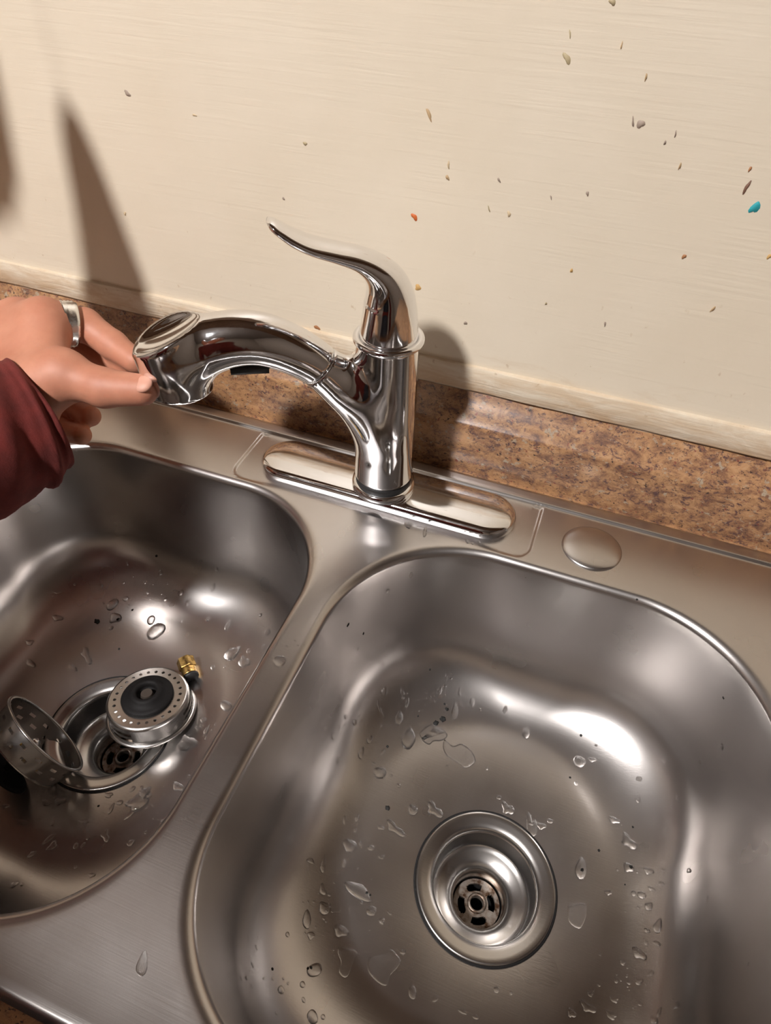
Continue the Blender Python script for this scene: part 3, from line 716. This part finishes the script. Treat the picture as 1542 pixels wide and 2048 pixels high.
# ------------------------------------------------------------------ water drops and specks
def drop_mesh(n=14, seed=0, tail=0.0, irr=.15):
    rnd = random.Random(seed); ph = [rnd.uniform(0, 6.28) for _ in range(4)]; prof_ = [(.97, -.04), (1.0, .08), (.97, .20), (.84, .34), (.62, .43), (.32, .48)]
    rs = []
    for f, z in prof_:
        ring = []
        for k in range(n):
            a = 2*math.pi*k/n; q = 1+irr*(.6*math.sin(2*a+ph[0])+.5*math.sin(3*a+ph[1])+.35*math.sin(4*a+ph[2]))
            x, y = f*q*math.cos(a), f*q*math.sin(a)
            if tail and y > 0: x *= 1-.55*tail*min(1, y); y *= 1+.7*tail
            ring.append((x, y, z))
        rs.append(ring)
    V, Fc = rings(rs, True, False); V.append((0, 0, .50)); m = len(rs)
    for k in range(n): Fc.append(((m-1)*n+k, (m-1)*n+(k+1) % n, len(V)-1))
    me = bpy.data.meshes.new('water_drop'); me.from_pydata(V, [], Fc); me.update(); me.polygons.foreach_set('use_smooth', [True]*len(me.polygons)); me.materials.append(M_water); return me
DM = [drop_mesh(16, s, t, i) for s, t, i in ((1, 0, .05), (2, .6, .08), (3, .3, .12), (4, 0, .28), (5, .8, .10), (6, 0, .40), (7, .2, .5), (8, .4, .2))]
def place(px, py, wpx, hpx, rot, me, name='water_drop', hz=1.0):
    dr = Vector(ray(px, py)); hit, nrm, _, _ = bvh.ray_cast(Vector(CAM), dr.normalized())
    if hit is None: return None
    if nrm.dot(dr) > 0: nrm = -nrm
    s = (hit-Vector(CAM)).dot(Vector(fw))/F
    o = bpy.data.objects.new(name, me); C.objects.link(o)
    # local y of the drop follows the picture's up direction on the surface
    y = Vector(up)*math.cos(rot)+Vector(rt)*math.sin(rot); y = (y-nrm*y.dot(nrm)).normalized(); x = y.cross(nrm)
    a, b_ = wpx*s/2, hpx*s/2
    fs = max(.45, abs(nrm.dot(dr.normalized())))
    b_ /= fs**.7
    hh = min(a, b_)*hz
    o.matrix_world = Matrix(((x.x*a, y.x*b_, nrm.x*hh, hit.x), (x.y*a, y.y*b_, nrm.y*hh, hit.y), (x.z*a, y.z*b_, nrm.z*hh, hit.z), (0, 0, 0, 1)))
    return o, hit
def where(hit):
    if hit.z > -.012: return 'on the flat steel deck of the sink', 'drops on the sink deck'
    return ('in the left sink bowl', 'drops in the left bowl') if hit.x < 0 else ('in the right sink bowl', 'drops in the right bowl')
def drop(px, py, wd, hg, rot=0, kind=0, label=None, hz=1.0):
    r = place(px, py, wd, hg, rot, DM[kind % len(DM)], hz=hz)
    if not r: return
    o, hit = r; wh, gp = where(hit)
    if max(wd, hg) < 11: tag(o, f'tiny clear water drop clinging to the steel {wh}', 'water drop', gp); return
    lm = min(LANDMARKS, key=lambda q: math.hypot(px-q[0], py-q[1]) + (0 if q[3] == wh or q[3] is None else 5000))
    dx, dy = px-lm[0], py-lm[1]; a = math.degrees(math.atan2(-dy, dx)) % 360
    dirs = ('right of', 'above right of', 'above', 'above left of', 'left of', 'below left of', 'below', 'below right of')[int((a+22.5)//45) % 8]
    asp = hg/max(wd, 1); shp = ('round', 'teardrop-shaped', 'oval', 'uneven', 'long-tailed', 'wavy-edged', 'ragged', 'lobed')[kind % 8]
    lng = 'tall ' if asp > 1.45 else 'wide ' if asp < .7 else ''
    sz = 'small' if max(wd, hg) < 16 else 'medium' if max(wd, hg) < 25 else 'large'
    cm = max(1, round(math.hypot(dx, dy)/20))
    lab = f'{sz} {lng}{shp} water drop about {cm} cm {dirs} {lm[2]}'
    while lab in USED: cm += 1; lab = f'{sz} {lng}{shp} water drop about {cm} cm {dirs} {lm[2]}'
    USED.add(lab); tag(o, lab, 'water drop', gp)
USED = set(); LW, RW, DW = 'in the left sink bowl', 'in the right sink bowl', 'on the flat steel deck of the sink'
LANDMARKS = [(970, 1780, 'the right drain', RW), (880, 1443, 'the pair of black crumbs', RW), (775, 1616, 'the lone black crumb', RW), (200, 1468, 'the left drain', LW), (375, 1340, 'the brass nut', LW), (194, 1243, 'the left crumb', LW), (768, 985, 'the faucet base', DW), (560, 1500, 'the divider middle', DW)]
# px, py, w, h, lean, shape
D_left = [(225, 1209, 17, 26, .4, 0), (231, 1236, 20, 22, .3, 3), (302, 1240, 15, 19, 0, 0), (312, 1262, 28, 36, .5, 0), (361, 1185, 11, 12, .3, 0), (374, 1206, 8, 12, 0, 0), (425, 1176, 11, 14, .4, 1), (321, 1145, 9, 10, 0, 0), (455, 1252, 11, 17, .2, 1),
          (463, 1308, 22, 32, .6, 2), (488, 1324, 30, 16, .9, 5), (497, 1302, 8, 10, 0, 0), (528, 1294, 10, 11, 0, 0), (535, 1265, 13, 12, .5, 0), (521, 1230, 7, 7, 0, 0), (115, 1236, 18, 13, .2, 3), (200, 1172, 12, 8, 0, 0), (246, 1165, 7, 7, 0, 0), (251, 1197, 11, 11, .3, 0),
          (330, 1199, 8, 8, 0, 0), (416, 1238, 8, 9, 0, 0), (362, 1243, 6, 9, 0, 0), (222, 1256, 9, 8, 0, 0), (59, 1285, 18, 9, .3, 5), (115, 1185, 12, 6, 0, 3), (173, 1312, 34, 14, .8, 6), (62, 1327, 22, 12, .5, 3), (145, 1335, 20, 10, .5, 3), (433, 1138, 8, 8, 0, 0), (254, 1128, 5, 6, 0, 0),
          (452, 1412, 26, 18, .5, 0), (373, 1487, 40, 26, .7, 5), (356, 1573, 22, 16, .3, 3), (407, 1440, 12, 10, 0, 3), (412, 1462, 10, 14, 0, 0), (426, 1335, 9, 9, 0, 0), (277, 1602, 30, 44, .7, 6), (290, 1590, 34, 10, .3, 5), (263, 1626, 32, 9, -.7, 2), (222, 1618, 8, 20, .1, 2), (240, 1605, 12, 9, 0, 0), (255, 1607, 8, 8, 0, 0),
          (120, 1603, 18, 14, 0, 3), (94, 1605, 22, 10, .5, 5), (111, 1595, 6, 9, 0, 0), (44, 1644, 32, 7, .2, 5), (168, 1642, 20, 8, .1, 2), (105, 1648, 10, 8, 0, 0), (78, 1638, 8, 6, 0, 0), (99, 1678, 28, 9, -.6, 2), (105, 1692, 24, 12, -.5, 5), (211, 1672, 22, 14, .7, 6), (152, 1692, 10, 12, 0, 0), (166, 1690, 6, 12, .3, 0), (176, 1676, 6, 9, 0, 0),
          (64, 1709, 18, 9, -.5, 2), (29, 1770, 18, 10, -.6, 2), (44, 1769, 8, 6, -.5, 0), (261, 1686, 12, 14, .6, 2), (152, 1734, 8, 7, 0, 0), (184, 1750, 12, 10, 0, 3), (265, 1578, 9, 12, .3, 0), (283, 1575, 7, 7, 0, 0), (217, 1590, 20, 8, .2, 5), (324, 1641, 6, 6, 0, 0), (292, 1665, 7, 7, 0, 0), (12, 1612, 14, 9, 0, 3)]
D_right = [(817, 1480, 28, 34, .2, 1), (798, 1438, 17, 22, .2, 1), (759, 1546, 26, 20, .8, 1), (739, 1480, 12, 14, .6, 1), (904, 1454, 1, 1, 0, 0), (909, 1425, 16, 28, .1, 1), (944, 1404, 12, 18, .1, 1), (1010, 1421, 10, 14, .2, 1), (1052, 1467, 15, 20, .1, 1), (879, 1383, 10, 15, .3, 1), (919, 1385, 9, 14, 0, 1),
           (768, 1384, 13, 14, .3, 1), (805, 1386, 8, 14, -.2, 1), (814, 1407, 8, 17, .3, 1), (765, 1505, 8, 14, .5, 1), (722, 1508, 12, 18, .5, 4), (709, 1445, 9, 11, 0, 0), (691, 1433, 7, 8, 0, 0), (665, 1472, 8, 12, 0, 0), (675, 1520, 7, 12, .2, 0), (686, 1402, 5, 8, 0, 0), (757, 1412, 7, 20, -.2, 5), (765, 1425, 5, 14, -.2, 5),
           (775, 1182, 9, 8, 0, 0), (798, 1220, 5, 5, 0, 0), (921, 1193, 6, 9, 0, 0), (918, 1240, 4, 6, 0, 0), (804, 1341, 7, 8, 0, 0), (806, 1312, 5, 5, 0, 0), (783, 1296, 6, 7, 0, 0), (772, 1292, 4, 5, 0, 0), (716, 1298, 5, 6, 0, 0), (797, 1270, 6, 5, 0, 0), (954, 1302, 5, 10, 0, 1), (917, 1325, 5, 8, 0, 0), (900, 1305, 4, 5, 0, 0), (897, 1330, 3, 6, 0, 0), (893, 1355, 5, 9, 0, 1), (915, 1300, 4, 5, 0, 0), (905, 1286, 3, 4, 0, 0), (886, 1287, 3, 4, 0, 0), (890, 1373, 8, 7, 0, 0),
           (747, 1527, 8, 6, .5, 0), (797, 1571, 10, 7, .6, 0), (783, 1551, 5, 5, 0, 0), (894, 1533, 6, 6, 0, 0), (973, 1537, 8, 6, 0, 0), (869, 1621, 30, 22, .5, 6), (826, 1621, 18, 20, -.4, 2), (790, 1658, 36, 18, .5, 6), (761, 1655, 14, 10, .4, 3), (701, 1692, 26, 22, -.8, 4), (742, 1696, 14, 11, .2, 0), (721, 1687, 7, 11, -.4, 0), (689, 1641, 8, 14, .2, 1), (714, 1637, 9, 12, .2, 1), (711, 1660, 6, 9, 0, 0), (763, 1714, 16, 7, .2, 5),
           (621, 1722, 16, 9, .5, 2), (646, 1732, 12, 24, .3, 4), (688, 1728, 9, 13, 0, 1), (646, 1781, 15, 17, 0, 4), (650, 1817, 22, 24, -.5, 2), (614, 1841, 18, 27, .2, 1), (622, 1871, 13, 16, .2, 3), (716, 1783, 56, 24, .45, 2), (743, 1822, 20, 19, 0, 0), (764, 1842, 10, 14, -.3, 3), (779, 1826, 12, 5, .6, 0), (678, 1744, 5, 5, 0, 0), (669, 1765, 5, 5, 0, 0), (715, 1737, 4, 4, 0, 0), (743, 1758, 4, 4, 0, 0), (723, 1805, 5, 6, 0, 0), (659, 1790, 7, 6, 0, 0), (575, 1869, 8, 9, 0, 0), (606, 1806, 5, 5, 0, 0), (616, 1804, 4, 6, 0, 0), (648, 1837, 6, 7, 0, 0), (682, 1862, 26, 24, .3, 3),
           (629, 1940, 32, 22, 0, 0), (625, 2034, 21, 24, 0, 0), (646, 2034, 9, 9, 0, 0), (605, 1969, 11, 11, 0, 0), (607, 2000, 7, 10, 0, 0), (562, 1980, 14, 13, -.3, 0), (553, 2027, 6, 6, 0, 0), (576, 1967, 5, 5, 0, 0), (567, 1957, 5, 5, 0, 0), (545, 1957, 5, 6, 0, 0), (527, 1957, 4, 4, 0, 0), (493, 1956, 6, 5, 0, 0), (482, 1957, 5, 5, 0, 0), (505, 1930, 5, 8, 0, 0), (504, 1972, 6, 6, 0, 0), (513, 1895, 5, 8, 0, 0), (516, 1876, 4, 6, 0, 0), (497, 1875, 4, 9, 0, 0),
           (806, 1904, 12, 9, 0, 0), (825, 1985, 16, 24, 0, 0), (871, 1998, 14, 9, -.4, 2), (1159, 1523, 24, 22, .3, 0), (1332, 1521, 16, 13, .5, 1), (1278, 1558, 12, 11, 0, 0), (1275, 1597, 12, 15, 0, 4), (1355, 1597, 7, 11, -.4, 0), (1443, 1494, 10, 9, 0, 0), (1152, 1567, 7, 9, 0, 0), (1192, 1491, 6, 6, 0, 0), (1185, 1519, 14, 10, 0, 3), (1332, 1663, 9, 11, 0, 4), (1344, 1612, 6, 6, 0, 0), (1228, 1640, 20, 14, .2, 3),
           (1257, 1684, 28, 22, .5, 6), (1162, 1740, 24, 34, .1, 1), (1257, 1735, 18, 20, .3, 3), (1297, 1742, 17, 15, 0, 3), (1327, 1741, 9, 7, 0, 0), (1378, 1741, 9, 9, 0, 3), (1323, 1768, 10, 10, 0, 0), (1283, 1790, 17, 14, 0, 0), (1267, 1787, 10, 11, 0, 0), (1303, 1778, 12, 9, 0, 3), (1216, 1785, 13, 11, 0, 3), (1297, 1813, 14, 16, .4, 2), (1315, 1854, 17, 21, 0, 4), (1294, 1861, 10, 9, 0, 3), (1314, 1887, 15, 9, 0, 0), (1278, 1907, 26, 20, .3, 3), (1292, 1885, 8, 14, -.5, 2), (1303, 1946, 9, 12, 0, 0),
           (1277, 1962, 18, 12, .2, 5), (1258, 1965, 10, 8, 0, 0), (1232, 1960, 9, 12, 0, 0), (1228, 1998, 22, 10, .2, 5), (1180, 1988, 14, 7, .4, 5), (1176, 2015, 26, 18, .2, 6), (1143, 2026, 16, 17, .4, 3), (1222, 2030, 26, 12, .4, 5), (1280, 2008, 9, 7, 0, 0), (1308, 2040, 14, 14, 0, 3), (1353, 2010, 9, 16, 0, 3), (1318, 2025, 7, 14, 0, 4), (1414, 1796, 7, 8, 0, 0), (1245, 1925, 14, 8, .3, 5), (1105, 1988, 0, 0, 0, 0), (1022, 1986, 7, 8, 0, 0), (993, 1980, 12, 12, 0, 0), (925, 2023, 18, 8, .3, 2), (951, 2034, 13, 8, .2, 2), (1062, 1655, 20, 44, .2, 6), (1083, 1652, 16, 14, 0, 3), (1015, 1618, 22, 22, .2, 6), (1063, 1647, 9, 9, 0, 0), (998, 1595, 10, 7, 0, 0), (1100, 1642, 12, 9, 0, 0)]
D_deck = [(559, 1322, 25, 22, 0, 0), (573, 1293, 5, 5, 0, 0), (590, 1282, 5, 5, 0, 0), (595, 1291, 4, 4, 0, 0), (607, 1291, 5, 5, 0, 0), (551, 1292, 4, 4, 0, 0), (284, 1932, 24, 32, 0, 4), (815, 1052, 8, 14, -.3, 2), (850, 1064, 7, 26, .15, 2), (820, 1048, 6, 12, 0, 2), (800, 1020, 6, 5, 0, 0), (935, 1083, 7, 10, 0, 2), (958, 1085, 6, 10, 0, 0), (945, 1087, 6, 5, 0, 0), (925, 1076, 6, 5, 0, 0), (960, 1090, 5, 5, 0, 0)]
for L in (D_left, D_right, D_deck):
    for (px, py, wd, hg, rot, kd) in L:
        if wd > 1: drop(px, py, wd, hg, rot, kd)
for cx, cy, sx, sy, n_ in ((400, 1470, 40, 70, 14), (340, 1620, 50, 60, 12), (880, 1400, 60, 30, 18), (660, 1830, 70, 60, 16), (1250, 1960, 90, 60, 22), (780, 1330, 60, 70, 12), (300, 1210, 120, 50, 14), (720, 1440, 60, 50, 10), (1290, 1780, 60, 60, 8)):
    for k in range(n_):
        s = random.uniform(3, 5.5); drop(cx+random.gauss(0, sx*.6), cy+random.gauss(0, sy*.6), s, s*random.uniform(.8, 1.5), random.uniform(-.5, .5), random.choice((0, 0, 3)))
# flat puddles: outline in photo pixels, laid on the steel
def puddle(outline, label, h_=.0013):
    P2 = spline(outline+[outline[0]], len(outline)*5)[:-1]; cx, cy = P2.mean(0); rs = []
    ok = True
    for f, hz in ((1.0, -.0002), (1.0, .0003), (.97, h_*.7), (.92, h_*.95), (.84, h_), (.6, h_), (.3, h_)):
        ring = []
        for x, y in P2:
            hit, nrm, _, _ = bvh.ray_cast(Vector(CAM), Vector(ray(cx+(x-cx)*f, cy+(y-cy)*f)).normalized())
            if hit is None: ok = False; break
            if nrm.z < 0: nrm = -nrm
            ring.append(tuple(hit+nrm*hz))
        if not ok: return
        rs.append(ring)
    V, Fc = rings(rs, True, True); o = mesh('water_puddle', V, Fc, M_water)
    bm = bmesh.new(); bm.from_mesh(o.data); bmesh.ops.recalc_face_normals(bm, faces=bm.faces); bm.to_mesh(o.data); bm.free()
    tag(o, label, 'water puddle')
puddle([(888, 1478), (905, 1492), (925, 1488), (946, 1506), (950, 1524), (932, 1536), (915, 1525), (895, 1512), (886, 1495)], 'largest flat puddle of water behind the right drain')
puddle([(838, 1466), (858, 1450), (880, 1455), (895, 1470), (884, 1481), (868, 1482), (858, 1489), (846, 1482)], 'flat puddle with wavy edge next to two black specks')
puddle([(676, 1894), (714, 1902), (708, 1922), (700, 1945), (690, 1956), (678, 1945), (682, 1925), (676, 1908)], 'narrow upright puddle of water left of the right drain')
puddle([(738, 1915), (768, 1908), (782, 1898), (800, 1918), (798, 1932), (782, 1950), (772, 1972), (752, 1962), (735, 1940)], 'broad faint puddle of water below left of the right drain')
puddle([(1135, 1812), (1166, 1806), (1174, 1825), (1166, 1850), (1156, 1857), (1137, 1842)], 'angular flat puddle of water right of the right drain')
M_speck = simple('black_crumb', (.008, .007, .006), .7); M_gold = simple('brown_crumb', (.16, .11, .03), .6)
SPK = [bmesh.new() for _ in range(3)]; SPM = []
for bmx in SPK:
    bmesh.ops.create_icosphere(bmx, subdivisions=2, radius=1)
    for vv in bmx.verts: vv.co *= random.uniform(.65, 1.25)
    me = bpy.data.meshes.new('crumb'); bmx.to_mesh(me); bmx.free(); me.materials.append(M_speck); SPM.append(me)
for i, (px, py, s) in enumerate([(886, 1438, 11), (872, 1446, 10), (894, 1418, 7), (889, 1408, 4), (775, 1616, 9), (696, 1250, 5), (775, 1493, 5), (836, 1432, 4), (727, 1267, 4), (1162, 1471, 5), (1140, 1555, 4), (1266, 1654, 4), (1198, 1701, 5), (1250, 1769, 3), (1447, 1396, 4), (545, 1938, 5), (194, 1243, 10), (236, 1239, 5), (313, 1112, 5), (238, 1298, 4), (265, 1220, 4), (197, 1612, 4), (1164, 1740, 6), (1262, 1734, 6), (1274, 1199, 4), (733, 1786, 5), (741, 1790, 4), (616, 1937, 5), (622, 1936, 5), (860, 1339, 4)]):
    r = place(px, py, s, s*1.15, random.uniform(-1, 1), SPM[i % 3], 'crumb', .6)
    if r:
        wh = 'left' if r[1].x < 0 else 'right'
        tag(r[0], 'tiny black crumb on the steel of the %s bowl' % wh if s < 7 else 'larger black crumb on the steel of the %s bowl' % wh, 'crumb', 'crumbs in the %s bowl' % wh + (' large' if s >= 7 else ''))

# ------------------------------------------------------------------ wall cabinets and added shadow-casting cloths outside the frame
M_wood, nt, b = new_mat('brown_cabinet_wood'); b.inputs['Roughness'].default_value = .45
nt.links.new(ramp(nt, noise(nt, coords(nt, (30, 30, 2)), 1, 5, .6), [(.3, (.085, .045, .022)), (.7, (.15, .085, .045))]).outputs[0], b.inputs['Base Color'])
CB = .745
for i, (x0, lab) in enumerate(((-1.20, 'brown wooden wall cabinet left of the sink'), (-.40, 'brown wooden wall cabinet above the sink'), (.40, 'brown wooden wall cabinet right of the sink'))):
    t = thing('wall_cabinet', lab, 'cabinet', (x0+.4, -.06, CB), 'wall cabinets above the counter')
    box('cabinet_body', (x0+.002, -.205, CB), (x0+.798, WY-.001, CB+.7), M_wood, t, .002)
    for k in (0, 1):
        d_ = box('door', (x0+.004+k*.398, -.223, CB+.003), (x0+.396+k*.400, -.206, CB+.697), M_wood, t, .003)
        xh = x0+(.36 if k == 0 else .44); lathe('knob', [(.0001, .022), (.012, .020), (.014, .014), (.007, .008), (.007, 0), (.0001, 0)], M_silver, d_, 20, frame((xh, -.223, CB+.06), (0, -1, 0)))
for x0, x1, lab in ((-1.69, -.46, 'brown wooden base cabinet left of the sink'), (-.45, .44, 'brown wooden base cabinet under the sink'), (.45, 1.89, 'brown wooden base cabinet right of the sink')):
    t = thing('base_cabinet', lab, 'cabinet', ((x0+x1)/2, -.22, -.93), 'base cabinets under the counter')
    for xs_ in (x0, x1-.016): box('side_panel', (xs_, -.486, -.83), (xs_+.016, .055, -.041), M_wood, t)
    box('bottom_panel', (x0+.017, -.486, -.83), (x1-.017, .055, -.812), M_wood, t); box('toe_kick', (x0, -.43, -.93), (x1, -.41, -.831), M_wood, t)
    xm = (x0+x1)/2
    for xa, xb, xk in ((x0+.002, xm-.002, xm-.04), (xm+.002, x1-.002, xm+.04)):
        d_ = box('door', (xa, -.506, -.826), (xb, -.488, -.05), M_wood, t, .003)
        lathe('knob', [(.0001, .022), (.012, .020), (.014, .014), (.007, .008), (.007, 0), (.0001, 0)], M_silver, d_, 20, frame((xk, -.506, -.12), (0, -1, 0)))
M_wedge_block = simple('wedge_blocker_cloth', (.35, .33, .30), .95); M_edge_block = simple('edge_blocker_cloth', (.20, .16, .14), .95)
def hanging(name, label, cat, xc, yc, outline, mat, thick, ztop):  # made-up cloth shape, hung unseen to block lamp light from the wall
    t = thing(name, label, cat, (xc, yc, outline[-1][1]))
    rs = []; P2 = spline(outline, len(outline)*4)
    for j, (hw, z, off) in enumerate(P2):
        hw = max(hw, .002); n = 40; ring = []
        for k in range(n):
            a = 2*math.pi*k/n; x = hw*math.cos(a); y = thick*(math.sin(a)+.35*math.sin(7*x/.02+j*.1)*abs(math.cos(a))**.5*min(1, hw/.02))
            ring.append((xc+off+x, yc+y, z))
        rs.append(ring)
    V, Fc = rings(rs, True, True); mesh('cloth', V, Fc, mat, t)
    zt = outline[0][1]
    lathe('hanging_cord', [(.0001, zt-.01), (.0005, zt-.01), (.0005, ztop), (.0001, ztop)], mat, t, 8, Matrix.Translation((xc+outline[0][2], yc, 0)))
    return t
hanging('wedge_shadow_blocker', 'made-up cloth shape hung out of view, throwing the wedge shadow on the wall', 'shadow blocker', -.360, -.08, [(.006, .452, .0), (.010, .445, .0), (.016, .420, .001), (.024, .375, .002), (.032, .330, .002), (.038, .29, .001), (.041, .25, 0), (.040, .215, 0)], M_wedge_block, .005, CB)
hanging('edge_shadow_blocker', 'made-up cloth shape hung out of view, shading the left edge of the wall', 'mitt', -.475, -.08, [(.010, .60, .012), (.035, .585, .012), (.052, .53, .010), (.050, .47, .006), (.046, .42, 0), (.038, .378, -.003), (.022, .360, -.004), (.004, .355, -.004)], M_edge_block, .012, CB)

# ------------------------------------------------------------------ ceiling lamp fitting (outside the frame)
cl_ = thing('ceiling_light', 'round ceiling light fitting above and left of the photographer', 'lamp', (LAMP[0], LAMP[1], 1.85))
lathe('shade', [(.030, 1.846), (.060, 1.842), (.100, 1.815), (.122, 1.780), (.132, 1.745), (.1345, 1.745), (.1245, 1.781), (.102, 1.818), (.061, 1.845), (.030, 1.8485)], simple('lamp_shade', (.16, .15, .14), .6), cl_, 56, Matrix.Translation((LAMP[0], LAMP[1], 0)), loop=True)
lathe('base_plate', [(.0001, 1.8498), (.10, 1.8498), (.105, 1.8420), (.10, 1.8340), (.02, 1.8320), (.0001, 1.8320)], M_silver, cl_, 48, Matrix.Translation((LAMP[0], LAMP[1], 0)))
